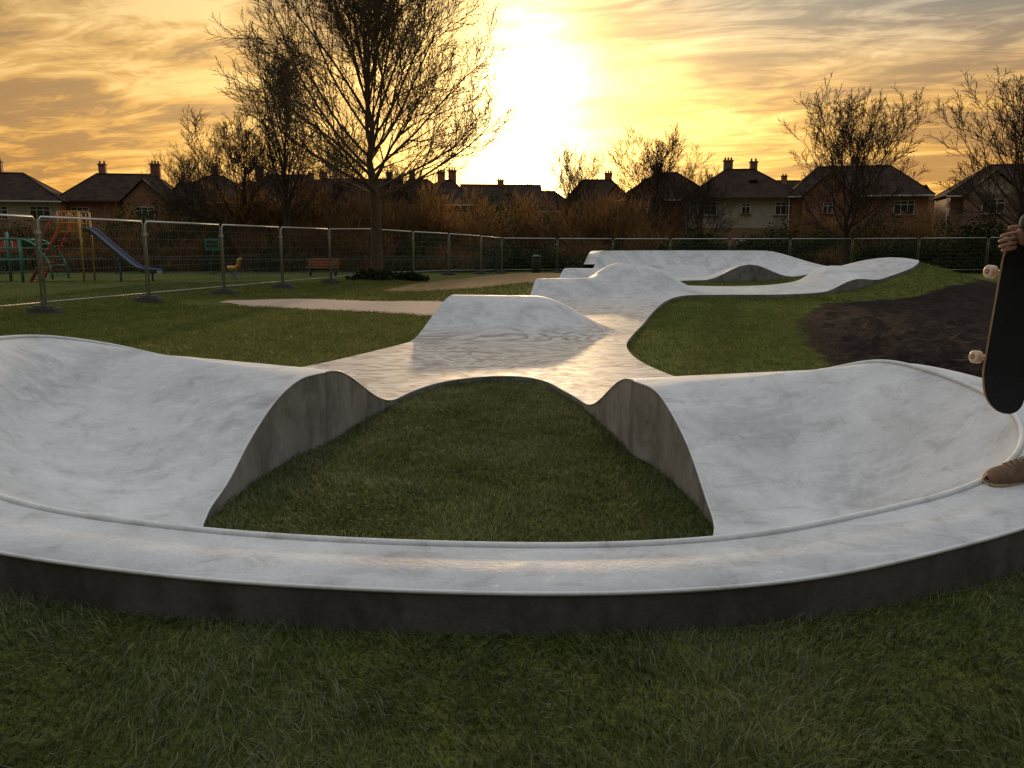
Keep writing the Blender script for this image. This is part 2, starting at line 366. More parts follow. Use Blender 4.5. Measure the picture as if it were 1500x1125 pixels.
for k in range(NN-1): F.append((2*k,2*k+1,2*k+3,2*k+2))
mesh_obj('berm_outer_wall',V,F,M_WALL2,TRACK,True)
V=[];F=[]
for k in range(NN): V+=[tuple(Ic[k]),(Ic[k,0],Ic[k,1],-.3)]
for k in range(NN-1): F.append((2*k,2*k+1,2*k+3,2*k+2))
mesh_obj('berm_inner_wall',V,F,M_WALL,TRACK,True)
b=B(); b.tube([Vector(p)+Vector((0,0,.004)) for p in Oc],.015,8); b.obj('coping_bead',[M_COPE],TRACK)
b=B(); b.tube([Vector(p)+Vector((0,0,-.004)) for p in Ic],.007,6); b.tube([Vector((p[0],p[1],p[2]-.024)) for p in Dc],.008,6); sa=segA; zt=Tz(sa[:,0],sa[:,1]); b.tube([(q[0],q[1],z-.004) for q,z in zip(sa,zt)],.007,6); b.obj('edge_arris',[M_COPE],TRACK)
bk=cr([(11.5,24.4),(11.6,27),(10.9,29.8),(9,31.5),(6.5,32),(4.6,31.4),(3.4,29.8),(2.8,27.8)],10)
bt=np.gradient(bk,axis=0); bt/=np.linalg.norm(bt,axis=1)[:,None]; bn=np.stack([bt[:,1],-bt[:,0]],1); bz=Tz(bk[:,0],bk[:,1])
V=[];F=[]
for k in range(len(bk)):
    o=bk[k]+bn[k]*.4; V+=[(bk[k,0],bk[k,1],bz[k]+.005),(o[0],o[1],bz[k]),(o[0],o[1],-.3)]
for k in range(len(bk)-1):
    a=3*k; F+=[(a,a+1,a+4,a+3),(a+1,a+2,a+5,a+4)]
mesh_obj('far_berm_deck',V,F,M_CONC,TRACK,True)

# ------------------------------------------------------------------ ground
def axis(lo,hi,step,g,far):
    out=list(np.arange(lo,hi,step)); x=hi
    while x<far: out.append(x); x+=step+(x-hi)*g
    x=lo; left=[]
    while x>-far:
        x-=step+(lo-x)*g; left.append(x)
    return np.array(left[::-1]+out)
ax=axis(-4.4,3.4,.08,.035,2500); ay=axis(1.2,9.5,.08,.035,2500)
GX,GY=np.meshgrid(ax,ay); nx,ny=len(ax),len(ay); gx=GX.ravel(); gy=GY.ravel()
gz=Gz(gx,gy)
soil_poly=[(3.75,9.4),(4.6,13),(5.9,17),(7.5,20),(10.0,20.4),(12.4,22.0),(14.5,27),(26,30),(34,20),(26,8),(12,6.0),(5.2,6.4)]
def soil_sd(x,y): return np.where(pip(soil_poly,x,y),1,-1)*dist_poly(soil_poly,x,y)
wear_poly=[(-4.2,27),(-1,25),(1.2,27),(3.0,34),(1,38),(-1.5,36),(-3.8,32)]
def wear_sd(x,y): return np.where(pip(wear_poly,x,y),1,-1)*dist_poly(wear_poly,x,y)*.5
ss=soil_sd(gx,gy)
gz=gz+np.where(ss>0,rng.normal(0,.045,gx.size)*np.clip(ss,0,1),0)
idx=np.arange(nx*ny).reshape(ny,nx)
Fq=np.stack([idx[:-1,:-1],idx[:-1,1:],idx[1:,1:],idx[1:,:-1]],-1).reshape(-1)
gobj=np_mesh('ground',np.stack([gx,gy,gz],1),Fq,4,M_GROUND,None,True)
def stripe(x,y): return (np.sin((x-.28*y)*4.2)>0)*1.0*((x>1.4)&(y>8)&(y<20))
for nm,arr in(('soil_sd',ss),('wear_sd',np.clip(wear_sd(gx,gy),-5,5)),('stripe',stripe(gx,gy))):
    at=gobj.data.attributes.new(nm,'FLOAT','POINT'); at.data.foreach_set('value',arr.astype(np.float32))
M_GRAVEL=simple('gravel_surface',(.42,.31,.24),.95,.35,30,bump=.6)
pc2=cr([(-7.6,21.9),(-6.2,21.5),(-4.4,20.7),(-2.6,19.7),(-.6,18.4)],12); pt_=np.gradient(pc2,axis=0); pt_/=np.linalg.norm(pt_,axis=1)[:,None]; pn2=np.stack([-pt_[:,1],pt_[:,0]],1)
V=[];F=[]
for k in range(len(pc2)):
    wv_=(.35+1.15*float(sstep(0,16,k)))*(1+.05*math.sin(k*1.3)+.04*math.sin(k*3.1))
    for t in np.linspace(-1,1,7):
        q=pc2[k]+pn2[k]*t*wv_; V.append((q[0],q[1],float(Gz(q[0],q[1]))+.03-.02*abs(t)**3))
for k in range(len(pc2)-1):
    for j in range(6):
        a=k*7+j; F.append((a,a+1,a+8,a+7))
mesh_obj('gravel_path',V,F,M_GRAVEL,None,True)
gp_c=[tuple(p) for p in pc2]

# ------------------------------------------------------------------ grass
def blades(name,x,y,hmin,hmax,wd,lean,mat,seg=True):
    n=len(x); cl_=.62+.38*np.sin(x*7.3+1.7*np.sin(y*5.1))*np.sin(y*8.1+1.3*np.sin(x*4.3)); z=Gz(x,y)-.004; a=rng.uniform(0,2*np.pi,n); h=rng.uniform(hmin,hmax,n)*(.55+.6*cl_); l=rng.uniform(.2,1,n)*lean*h; la=rng.uniform(-1.9,1.9,n)+3.0*np.sin(x*2.1+y*.8)+2.0*np.cos(y*2.7-x*.6)
    ww=wd*rng.uniform(.7,1.3,n); dx,dy=np.cos(a)*ww/2,np.sin(a)*ww/2; lx,ly=np.cos(la)*l,np.sin(la)*l
    if seg:
        P=np.stack([np.stack([x-dx,y-dy,z],1),np.stack([x+dx,y+dy,z],1),
          np.stack([x-dx*.8+lx*.35,y-dy*.8+ly*.35,z+h*.6],1),np.stack([x+dx*.8+lx*.35,y+dy*.8+ly*.35,z+h*.6],1),np.stack([x+lx,y+ly,z+h*.9],1)],1).reshape(-1,3)
        k=np.arange(n)[:,None]*5; F=(k+np.array([[0,1,3,0,3,2,2,3,4]])).ravel()
    else:
        P=np.stack([np.stack([x-dx,y-dy,z],1),np.stack([x+dx,y+dy,z],1),np.stack([x+lx,y+ly,z+h],1)],1).reshape(-1,3)
        k=np.arange(n)[:,None]*3; F=(k+np.array([[0,1,2]])).ravel()
    return np_mesh(name,P,F,3,mat)
def scatter(x0,x1,y0,y1,dens,cond):
    n=int((x1-x0)*(y1-y0)*dens); x=rng.uniform(x0,x1,n); y=rng.uniform(y0,y1,n); k=cond(x,y); return x[k],y[k]
def out_deck(x,y): return ~pip(deck_poly,x,y)&(dist_poly(deck_poly,x,y)>.008)
def lawn_ok(x,y): return ~pip(outline,x,y)&~pip(deck_poly,x,y)&(soil_sd(x,y)<.05+rng.normal(0,.15,len(x)))&~pip(island_poly,x,y)&(dist_poly(outline,x,y)>.02)&(dist_poly(gp_c,x,y,False)>1.25*(x>-6)+.1)
x1,y1=scatter(-3.4,3.4,1.35,3.9,10500,lambda x,y:out_deck(x,y)&(y<3.0+.13*x*x)&(np.abs(x)<1.1+.75*y))
blades('grass',x1,y1,.018,.048,.0036,1.6,M_BLADE)
x2,y2=scatter(-1.8,1.3,3.6,9.1,7000,lambda x,y:pip(island_poly,x,y)&(dist_poly(island_poly,x,y)>.008))
blades('grass',x2,y2,.02,.05,.0048,1.2,M_BLADE)
x3,y3=scatter(-12,0,6.5,20,1000,lambda x,y:lawn_ok(x,y)&(x>-.66*y-1.5))
blades('grass',x3,y3,.03,.07,.011,.9,M_BLADE2,False)
x4,y4=scatter(1.3,8,5.8,21.5,1300,lambda x,y:lawn_ok(x,y)&(rng.random(len(x))<.7+.3*stripe(x,y)))
blades('grass',x4,y4,.022,.05,.010,.8,M_BLADE2,False)
x5,y5=scatter(-14,16,20,33,260,lambda x,y:((~pip(outline,x,y))|pip(isl,x,y))&(soil_sd(x,y)<.05)&(wear_sd(x,y)<.0)&(dist_poly(gp_c,x,y,False)>1.25))
blades('grass',x5,y5,.04,.08,.018,.7,M_BLADE2,False)

# ------------------------------------------------------------------ trees
M_BARK=simple('bark',(.13,.095,.06),.9,.35,6,bump=.2,spec=.2)
M_BARKD=simple('dark_bark',(.07,.05,.035),.9,.35,6,bump=.2,spec=.2)
def tree_mesh(name,H,fork,R,limbs,seed,levels=4,r0=.25,kids=(8,7,6,4),spread=(18,50),mat=None,minr=.008,up=.10,lr=.34,ztop=.60,ang2=(24,46)):
    rd=random.Random(seed); b=B()
    def grow(p,d,L,r,lv):
        n=(9,8,6,4,3,3)[min(lv,5)]; pts=[p.copy()]; rr=[r]; step=L/n; q=p.copy(); dd=d.copy()
        wob=(.05,.07,.12,.15,.18,.2)[min(lv,5)]
        for i in range(n):
            dd=(dd+Vector((rd.gauss(0,wob),rd.gauss(0,wob),rd.gauss(0,wob)+up))).normalized()
            q=q+dd*step; pts.append(q.copy()); rr.append(max(minr*.7,r*(1-.80*(i+1)/n)))
        b.tube(pts,rr,8 if lv==0 else 6 if lv==1 else 4 if lv==2 else 3,0,cap=False)
        if lv>=levels: return
        k=kids[min(lv,len(kids)-1)]
        for c in range(k):
            t=.18+.80*(c+rd.random()*.8)/k; f=t*n; i=min(int(f),n-1); pp=pts[i].lerp(pts[i+1],f-i)
            dl=(pts[i+1]-pts[i]).normalized(); ang=math.radians(rd.uniform(*ang2)); az=c*2.4+rd.uniform(-.6,.6)
            s=dl.cross(Vector((.3,.2,1))).normalized(); u=dl.cross(s)
            nd=(dl*math.cos(ang)+(s*math.cos(az)+u*math.sin(az))*math.sin(ang)).normalized()
            grow(pp,nd,L*rd.uniform(.38,.54)*(1.15-.5*t),max(minr,rr[i]*.55),lv+1)
    tp=[Vector((0,0,-.3)),Vector((0,0,0)),Vector((0,0,.35)),Vector((.02,0,fork*.5)),Vector((0,.02,fork))]
    wx=wy=0; top=[]
    for i in range(1,8):
        wx+=rd.gauss(0,.16); wy+=rd.gauss(0,.16); top.append(Vector((wx,wy,fork+(H*.95-fork)*i/7)))
    rl=[r0*1.5,r0*1.3,r0*1.05,r0*.95,r0*.88]+[r0*.66*(1-i/7.3)**1.3 for i in range(1,8)]
    allp=tp+top; b.tube(allp,rl,10,0,False)
    for i in range(limbs):
        t=(i+.5)/limbs; z=fork*(.93)+(H*ztop-fork*.93)*t**1.15
        k=0
        while k<len(allp)-2 and allp[k+1].z<z: k+=1
        f=(z-allp[k].z)/(allp[k+1].z-allp[k].z); pp=allp[k].lerp(allp[k+1],f)
        az=i*2.399+rd.uniform(-.4,.4); ang=math.radians(spread[1]+(spread[0]-spread[1])*t+rd.uniform(-7,7))
        d=Vector((math.cos(az)*math.sin(ang),math.sin(az)*math.sin(ang),math.cos(ang)))
        Lr=min(R/max(.35,math.sin(ang)),(H-z)/max(.3,math.cos(ang)))*rd.uniform(.9,1.05)
        grow(pp,d,Lr,r0*lr*(1-.4*t),1)
    return b.obj(name,[mat or M_BARK])
def place(o,loc,s=1,rz=0):
    o.location=loc; o.scale=(s,s,s) if not isinstance(s,tuple) else s; o.rotation_euler=(0,0,rz); return o
def gz1(x,y): return float(Gz(np.array([x]),np.array([y]))[0])
t0=tree_mesh('bare_deciduous_tree',12.8,3.3,5.2,32,11,4,.235,(9,11,8,6),(6,76),M_BARK,minr=.0115,up=.07,lr=.31,ztop=.62,ang2=(20,46))
place(t0,(-5.55,34,gz1(-5.55,34)))
tA=tree_mesh('bare_tree',9,2.0,4.0,22,5,4,.2,(8,8,7,5),(8,76),M_BARKD,minr=.014,lr=.28)
place(tA,(20.9,52,-.3),1.05)
tB=tree_mesh('bare_tree',9,1.8,3.8,22,21,4,.2,(8,8,7,4),(8,72),M_BARKD,minr=.014,lr=.28)
place(tB,(29.8,49,-.3),(1.2,1.2,1.15))
def inst(src,name,loc,s,rz):
    o=bpy.data.objects.new(name,src.data); link(o); return place(o,loc,s,rz)
inst(tA,'bare_tree',(-19.5,58,-.3),(1.1,1.1,1.0),2.0)
inst(tB,'bare_tree',(11.0,63,-.3),(1.05,1.05,.98),1.1)
inst(tA,'bare_tree',(4.9,70,-.3),(.70,.70,.95),.6)
inst(tB,'bare_tree',(-24,63,-.3),(.8,.8,.85),2.6)
inst(tA,'bare_tree',(15.6,68,-.3),(.7,.7,.75),4.0)
inst(tB,'bare_tree',(-12.4,60,-.3),(.9,.9,1.0),.9)
inst(tA,'bare_tree',(-8.5,62,-.3),(.8,.8,.75),3.3)
inst(tB,'bare_tree',(36,56,-.3),(1,1,1),3.9)
tC=tree_mesh('tall_bare_tree',13.2,3.0,2.3,36,31,4,.28,(9,8,6,3),(6,38),M_BARKD,minr=.014,ztop=.86,lr=.25)
place(tC,(-14.8,55,-.3))

# ------------------------------------------------------------------ shrubs
def leafm(name,c1,c2,tr=.3):
    m=bpy.data.materials.new(name); nt=nodes(m); g=N(nt,'ShaderNodeNewGeometry')
    f=mth(nt,'ADD',mth(nt,'MULTIPLY',g.outputs['Random Per Island'],.5),mth(nt,'MULTIPLY',noise(nt,.5,2,.6,0,g.outputs['Position']),.5))
    finish(nt,ramp(nt,[(.25,c1),(.75,c2)],f),.8,transl=tr,spec=.1); return m
M_TWIG=leafm('winter_twigs',(.09,.055,.025),(.32,.18,.065),.55); M_EVER=leafm('evergreen_leaves',(.020,.032,.011),(.065,.08,.025),.25)  # M_TWIG: glow of the sunset haze is worked into the warm twig colour
def clumps(name,specs,mat,sliver,parent=None):
    P=[]
    for (cx,cy,cz,rx,ry,rz_,n) in specs:
        n=int(n)
        d=rng.normal(0,1,(n,3)); d/=np.linalg.norm(d,axis=1)[:,None]; d[:,2]=np.abs(d[:,2])
        ph=rng.uniform(0,6,3); lump=1+.20*np.sin(d[:,0]*5+ph[0])*np.sin(d[:,1]*5+ph[1])+.14*np.sin(d[:,2]*9+ph[2])
        r=rng.uniform(.15,1,n)**.45*lump
        c=np.stack([cx+d[:,0]*r*rx,cy+d[:,1]*r*ry,cz+d[:,2]*r*rz_],1)
        if sliver:
            u=d+rng.normal(0,.4,(n,3)); u[:,2]=np.abs(u[:,2])+.5; u/=np.linalg.norm(u,axis=1)[:,None]; L_=rng.uniform(.3,.9,n)[:,None]; s=np.cross(u,rng.normal(0,1,(n,3))); s/=np.linalg.norm(s,axis=1)[:,None]; s*=rng.uniform(.012,.04,n)[:,None]
        else:
            u=rng.normal(0,1,(n,3)); u/=np.linalg.norm(u,axis=1)[:,None]; L_=rng.uniform(.08,.2,n)[:,None]; s=np.cross(u,rng.normal(0,1,(n,3))); s/=np.linalg.norm(s,axis=1)[:,None]; s*=L_*.6
        P.append(np.stack([c-s,c+s,c+u*L_],1).reshape(-1,3))
    P=np.concatenate(P); return np_mesh(name,P,np.arange(len(P)),3,mat,parent)
sp_=[];se=[]
def hp(x): return float(np.interp(x,[-50,-36,-30,-26,-20,-12,-6,0,6,10,13,19,21,28,34,50],[3.0,2.7,3.0,4.2,5.0,5.2,5.0,4.6,4.7,3.9,2.4,2.4,3.3,3.7,2.3,3.0]))
x=-50
while x<52:
    h=hp(x)*rng.uniform(.74,1.12)+.4
    (sp_ if rng.random()<(.8 if -20<x<10 else .5) else se).append((x,rng.uniform(57,63),-.4,rng.uniform(1.8,3.0),1.8,h,2900))
    x+=rng.uniform(.9,1.6)
x=-50
while x<52:
    h=hp(x)*rng.uniform(.3,.62); (se if rng.random()<.6 else sp_).append((x,rng.uniform(53.5,56),-.4,rng.uniform(1.3,2.4),1.3,h,2000)); x+=rng.uniform(1.2,2.0)
clumps('winter_hedgerow',sp_,M_TWIG,True); clumps('evergreen_hedge',se+[(29,52,-.4,2.6,2,3.3,5000),(25.5,53.5,-.4,2.0,1.8,2.4,3000),(12.5,56,-.4,1.8,1.6,3.2,3500),(-34,50,-.4,4,2,3.0,4500)],M_EVER,False)
clumps('tree_base_shrub',[(-5.4,33.5,.05,1.0,.6,.36,1500),(-6.0,33.7,.05,.6,.5,.28,800),(-4.2,33.6,.1,.7,.4,.22,700)],M_EVER,False)

# ------------------------------------------------------------------ houses
def brick_mat(name,c1,c2):
    m=bpy.data.materials.new(name); nt=nodes(m); tcn=N(nt,'ShaderNodeTexCoord').outputs['Object']
    sp=N(nt,'ShaderNodeSeparateXYZ'); nt.links.new(tcn,sp.inputs[0]); cb=N(nt,'ShaderNodeCombineXYZ')
    nt.links.new(mth(nt,'ADD',sp.outputs[0],sp.outputs[1]),cb.inputs[0]); nt.links.new(sp.outputs[2],cb.inputs[1])
    br=N(nt,'ShaderNodeTexBrick'); br.inputs['Scale'].default_value=4.4; br.inputs['Color1'].default_value=(*c1,1); br.inputs['Color2'].default_value=(*c2,1); br.inputs['Mortar'].default_value=(.32,.28,.23,1); br.inputs['Mortar Size'].default_value=.015
    nt.links.new(cb.outputs[0],br.inputs['Vector'])
    c=mixc(nt,.6,br.outputs[0],ramp(nt,[(.3,(.6,.6,.6)),(.7,(1.1,1.1,1.1))],noise(nt,1.2,3,.6,0,tcn)),'MULTIPLY')
    finish(nt,c,.85); return m
M_BR=[brick_mat('red_brick',(.45,.17,.09),(.34,.12,.07)),brick_mat('brown_brick',(.36,.19,.11),(.27,.14,.09))]
M_RENDER=simple('painted_render',(.46,.38,.30),.8,.12,2)
def tile_mat():
    m=bpy.data.materials.new('roof_tiles'); nt=nodes(m); tcn=N(nt,'ShaderNodeTexCoord').outputs['Object']
    wv=N(nt,'ShaderNodeTexWave',bands_direction='Z'); wv.inputs['Scale'].default_value=2.2; nt.links.new(tcn,wv.inputs[0])
    n=noise(nt,1.5,4,.7,0,tcn)
    c=ramp(nt,[(.3,(.030,.022,.018)),(.7,(.080,.050,.036))],n); c=mixc(nt,.5,c,ramp(nt,[(0,(.5,.5,.5)),(.4,(1,1,1))],wv.outputs[0]),'MULTIPLY')
    finish(nt,c,.95,spec=.05); return m
M_ROOF=tile_mat(); M_UPVC=simple('white_upvc',(.78,.77,.73),.4,.05); M_POT=simple('clay_pots',(.22,.10,.06),.8)
M_GLASS=simple('window_glass',(.03,.035,.04),.08,.1,1,bump=.01,spec=.8); M_DOOR=simple('painted_door',(.10,.05,.04),.5)
def house(x,y,wd,dp,eave,ridge_,rz,k):
    rd=random.Random(k*17+3)
    E=empty('brick_house',(x,y,-.3),rz); mw=M_BR[(k*7+1)%3%2]
    style=(0,1,2,0,2,3,1,0,3,1,2,0,1,2,0,0,1)[k%17]
    b=B(); b.box((0,0,eave/2),(wd,dp,eave),0)
    if style==1: b.box((0,-dp/2-.012,eave*.76),(wd+.02,.02,eave*.44),1)
    o=.4; a=wd/2+o; c_=dp/2+o; z0=eave-.05
    r=B()
    if style==3:
        r.poly([(-a,-c_,z0),(a,-c_,z0),(a,0,ridge_),(-a,0,ridge_)]); r.poly([(a,c_,z0),(-a,c_,z0),(-a,0,ridge_),(a,0,ridge_)]); r.poly([(-a,c_,z0-.12),(a,c_,z0-.12),(a,-c_,z0-.12),(-a,-c_,z0-.12)]); r.poly([(-a,-c_,z0-.12),(a,-c_,z0-.12),(a,-c_,z0),(-a,-c_,z0)])
        for s in(-1,1): b.poly([(s*wd/2,-dp/2,eave),(s*wd/2,dp/2,eave),(s*wd/2,0,ridge_-.25)],0)
        r.tube([(-a,0,ridge_),(a,0,ridge_)],.11,6); rx=wd/2-.5
    else:
        hip=min(dp/2*1.0,wd*.40)*(.70 if style==2 else 1); rx=max(.5,wd/2-hip)
        A=[(-a,-c_,z0),(a,-c_,z0),(a,c_,z0),(-a,c_,z0)]; R1=(-rx,0,ridge_); R2=(rx,0,ridge_)
        r.poly([A[0],A[1],R2,R1]); r.poly([A[1],A[2],R2]); r.poly([A[2],A[3],R1,R2]); r.poly([A[3],A[0],R1]); r.poly([A[3],A[2],A[1],A[0]])
        r.tube([R1,R2],.10,6)
        for q,rr in ((A[0],R1),(A[3],R1),(A[1],R2),(A[2],R2)): r.tube([q,rr],.08,5)
    if style in(0,2):
        s=-1 if k%2 else 1; wx=s*wd*.24; ww=wd*.36; f=-dp/2-1.1; rg=eave+(ridge_-eave)*.72
        b.box((wx,-dp/2-.55,eave/2-.02),(ww,1.1,eave-.04),0); b.poly([(wx-ww/2,f,eave-.05),(wx+ww/2,f,eave-.05),(wx,f,rg-.2)],0 if k%3 else 1)
        for q in(-1,1): r.poly([(wx+q*(ww/2+.3),f-.3,eave-.25),(wx+q*(ww/2+.3),0,eave-.25),(wx,0,rg),(wx,f-.3,rg)])
    b.obj('walls',[mw,M_RENDER],E); r.obj('roof',[M_ROOF],E)
    b=B(); b.box((0,-c_-.04,z0-.07),(2*a,.1,.12)); b.box((-a+.2,-dp/2-.08,eave/2-.1),(.08,.08,eave-.3)); b.obj('gutter',[M_UPVC if k%2 else M_DOOR],E)
    chs=[(-rx*.95,),(0,),(rx*.8,),(-rx*.8,rx*1.0),(-wd*.30,)][(k*3+2)%5]
    for cx_ in chs:
        b=B(); ch=rd.uniform(.65,1.15); cw=rd.uniform(.6,.95); yq=rd.uniform(-.4,.6)
        b.box((cx_,yq,ridge_-.5+ch/2),(cw,.55,ch+1.0),0); b.box((cx_,yq,ridge_+ch-.06),(cw+.14,.68,.12),0)
        for px in ((-.2,.2) if cw<.75 else (-.28,0,.28)): b.tube([(cx_+px,yq,ridge_+ch),(cx_+px,yq,ridge_+ch+.28)],[.10,.08],7,1)
        b.obj('chimney',[mw,M_POT],E)
    bw=B(); ncol=3 if wd>8.5 else 2
    def win(cx_,cz_,ww,hh):
        yy=-dp/2
        if style in(0,2) and abs(cx_-(wd*.24*(-1 if k%2 else 1)))<wd*.18+ww/2: yy=-dp/2-1.1; cx_=wd*.24*(-1 if k%2 else 1)
        bw.box((cx_,yy-.02,cz_),(ww,.06,hh),0)
        n=3 if ww>1.4 else 2
        for i in range(n):
            pw=(ww-.06*(n+1))/n; px=cx_-ww/2+.06+pw/2+i*(pw+.06)
            bw.box((px,yy-.055,cz_-.14),(pw,.03,hh*.64),1); bw.box((px,yy-.055,cz_+hh*.36),(pw,.03,hh*.2),1)
        bw.box((cx_,yy-.09,cz_-hh/2-.04),(ww+.2,.16,.07),2)
    done=set()
    for i in range(ncol):
        cx_=-wd/2+wd*(i+.5)/ncol+rd.uniform(-.25,.25)
        side=style in(0,2) and abs(cx_-(wd*.24*(-1 if k%2 else 1)))<wd*.18+.85
        if side and 'w' in done: continue
        if side: done.add('w')
        win(cx_,eave-1.05-.1*(k%3),(1.7,.8,1.5)[(i+k)%3],(1.2,.9,1.15)[(i+k)%3])
        if i!=1: win(cx_,1.45,(1.9,1.1,1.6)[i%3],1.35)
    bw.obj('windows',[M_UPVC,M_GLASS,mw],E)
    b=B(); dx=-wd/2+wd*1.5/ncol if ncol==3 else 0
    b.box((dx,-dp/2-.03,1.05),(.95,.06,2.1),0); b.box((dx,-dp/2-.015,1.1),(1.12,.02,2.25),1); b.box((dx,-dp/2-.07,1.6),(.5,.02,.6),2); b.obj('door',[M_DOOR,M_UPVC,M_GLASS],E)
    if k%4==0:
        b=B(); b.box((wd*.10,-dp*.25,eave+(ridge_-eave)*.58),(.8,.6,.06)); b.obj('skylight',[M_GLASS],E)
hs=[(-56,84,10.5,8.0,.3),(-46.5,78,9.5,8.3,.25),(-38.0,83,10.5,8.6,.20),(-31.0,88,9.0,8.8,.10),(-22.3,84,9.0,8.6,.18),(-17.2,97,8.5,9.2,.05),(-11.0,100,9.0,9.4,.12),(-7.2,92,6.5,8.7,.0),(-1.5,112,10,9.6,.1),(5.2,122,9,9.4,0),(9.9,98,7.5,9.2,-.05),(15.8,86,9.2,9.0,-.15),(21.6,80,9.8,8.8,-.10),(31.6,78,11.4,8.9,-.22),(51,112,9,10.2,-.1),(44.5,74,11.8,8.7,-.3),(58,82,11,8.8,-.4)]
for k,(x_,y_,w_,r_,a_) in enumerate(hs): house(x_,y_,w_,7.2,r_*.69,r_,a_,k)
for k,(x_,y_,w_,r_,a_) in enumerate([(-26,112,9,10.2,.0),(-36,120,10,10.6,.1),(38,118,10,10.6,.1)]): house(x_,y_,w_,7.2,r_*.70,r_,a_,(k*3+7))

# ------------------------------------------------------------------ temporary mesh fence
M_GALV=simple('galvanised_steel',(.46,.46,.44),.45,.15,20,metal=.6); M_WIRE=simple('galvanised_wire',(.24,.24,.23),.7,.15,20,metal=.2,spec=.2); M_FOOT=simple('fence_block',(.12,.115,.11),.9)
b=B(); Lp=3.5
b.tube([(0.05,0,.12),(.05,0,2.0),(.12,0,2.08),(Lp-.12,0,2.08),(Lp-.05,0,2.0),(Lp-.05,0,.12)],.023,8)
b.tube([(.05,0,.25),(Lp-.05,0,.25)],.017,6)
for i in range(1,33): b.tube([(.05+i*.103,0,.25),(.05+i*.103,0,2.08)],.0026,3,1,cap=False)
for i in range(1,8): b.tube([(.05,.004,.25+i*.23),(Lp-.05,.004,.25+i*.23)],.0024,3,1,cap=False)
panel=b; pm=None
fence=empty('temporary_mesh_fence')
line=[(-11.9,8.0),(-11.4,11.2),(-10.85,14.5),(-10.2,17.9),(-9.45,21.4),(-8.7,24.9),(-7.9,28.4),(-7.0,31.9),(-5.9,35.3),(-4.6,38.6),(-3.2,41.9),(-1.7,45.2),(-.6,48.5),(2.7,49.6),(6.1,50.2),(9.6,50.4),(13.2,50.4),(16.8,50.2),(20.4,49.8),(24.0,49.0),(27.4,47.8),(30.6,46.2),(33.6,44.2)]
for i in range(len(line)-1):
    a,c_=line[i],line[i+1]; L_=math.hypot(c_[0]-a[0],c_[1]-a[1])
    if pm is None:
        o=panel.obj('panel',[M_GALV,M_WIRE],fence); pm=o.data
    else: o=bpy.data.objects.new('panel',pm); link(o,fence)
    za,zb=gz1(*a),gz1(*c_)
    o.location=(a[0],a[1],za); o.rotation_euler=(0,-math.atan2(zb-za,L_),math.atan2(c_[1]-a[1],c_[0]-a[0])); o.scale=(L_/Lp,1,1)
fm=None
for i,a in enumerate(line):
    an=math.atan2(line[min(i+1,len(line)-1)][1]-line[max(i-1,0)][1],line[min(i+1,len(line)-1)][0]-line[max(i-1,0)][0])
    if fm is None:
        bb=B(); bb.box((0,0,.07),(.24,.72,.13)); bb.box((0,0,.155),(.12,.5,.04)); o=bb.obj('foot',[M_FOOT],fence); fm=o.data
        bb=B(); bb.box((0,0,1.75),(.16,.07,.07)); o2=bb.obj('clamp',[M_GALV],fence); cm=o2.data
    else: o=bpy.data.objects.new('foot',fm); link(o,fence); o2=bpy.data.objects.new('clamp',cm); link(o2,fence)
    for q in(o,o2): q.location=(a[0],a[1],gz1(*a)); q.rotation_euler=(0,0,an)
M_RAIL=simple('painted_railing',(.05,.07,.055),.5,.2,10)
b=B(); x=-36.0; yy=47.0
while x<-1.0:
    z0=-.2
    b.tube([(x,yy,z0),(x,yy,z0+.95),(x+.03,yy,z0+1.03),(x+.09,yy,z0+1.06),(x+.15,yy,z0+1.03),(x+.18,yy,z0+.95),(x+.18,yy,z0)],.014,4,cap=False); x+=.30
for zq in(.12,.85): b.tube([(-36,yy,-.2+zq),(-1,yy,-.2+zq)],.022,4)
x=-36
while x<0: b.box((x,yy,.35),(.06,.06,1.15)); x+=2.7
b.obj('bow_top_railings',[M_RAIL])

# ------------------------------------------------------------------ playground
M_RED=simple('red_paint',(.55,.11,.08),.45,.1); M_YEL=simple('yellow_paint',(.60,.33,.04),.45,.1); M_GRN=simple('green_paint',(.03,.24,.16),.45,.1); M_BLU=simple('blue_paint',(.04,.12,.35),.45,.1); M_STEEL=simple('slide_steel',(.20,.19,.18),.6,.1,metal=.5)
S=empty('playground_slide',(-18.4,34,0))
b=B()
for yq in(-.4,.4):
    b.tube([(-1.2,yq,0),(.1,yq,2.0),(.25,yq,2.75)],.06,8)
for i in range(9):
    t=(i+.5)/9; b.box((-1.2+1.3*t,0,2.0*t),(.22,.8,.05))
for yq in(-.4,.4): b.tube([(-1.35,yq,.5),(-.15,yq,2.5),(.25,yq,2.75)],.03,6)
b.obj('ladder',[M_RED],S)
b=B(); b.box((.55,0,2.02),(.95,.85,.06))
for xq in(.15,1.0):
    for yq in(-.42,.42): b.tube([(xq,yq,0 if xq>.5 else 1.9),(xq,yq,2.8)],.045,8)
for zq in(2.35,2.6,2.8):
    for yq in(-.42,.42): b.tube([(.15,yq,zq),(1.0,yq,zq)],.03,6)
for i in range(4):
    for yq in(-.42,.42): b.tube([(.3+i*.18,yq,2.05),(.3+i*.18,yq,2.8)],.018,5)
b.obj('platform_cage',[M_YEL],S)
b=B(); prof=cr([(1.0,2.02),(1.35,1.9),(2.2,1.15),(2.9,.55),(3.3,.36),(3.9,.33)],6); V=[];F=[]
for (px,pz) in prof: V+=[(px,-.28,pz+.16),(px,-.25,pz),(px,.25,pz),(px,.28,pz+.16)]
for i in range(len(prof)-1):
    for j in range(3): a=i*4+j; F.append((a,a+1,a+5,a+4))
mesh_obj('chute',V,F,M_STEEL,S,True)
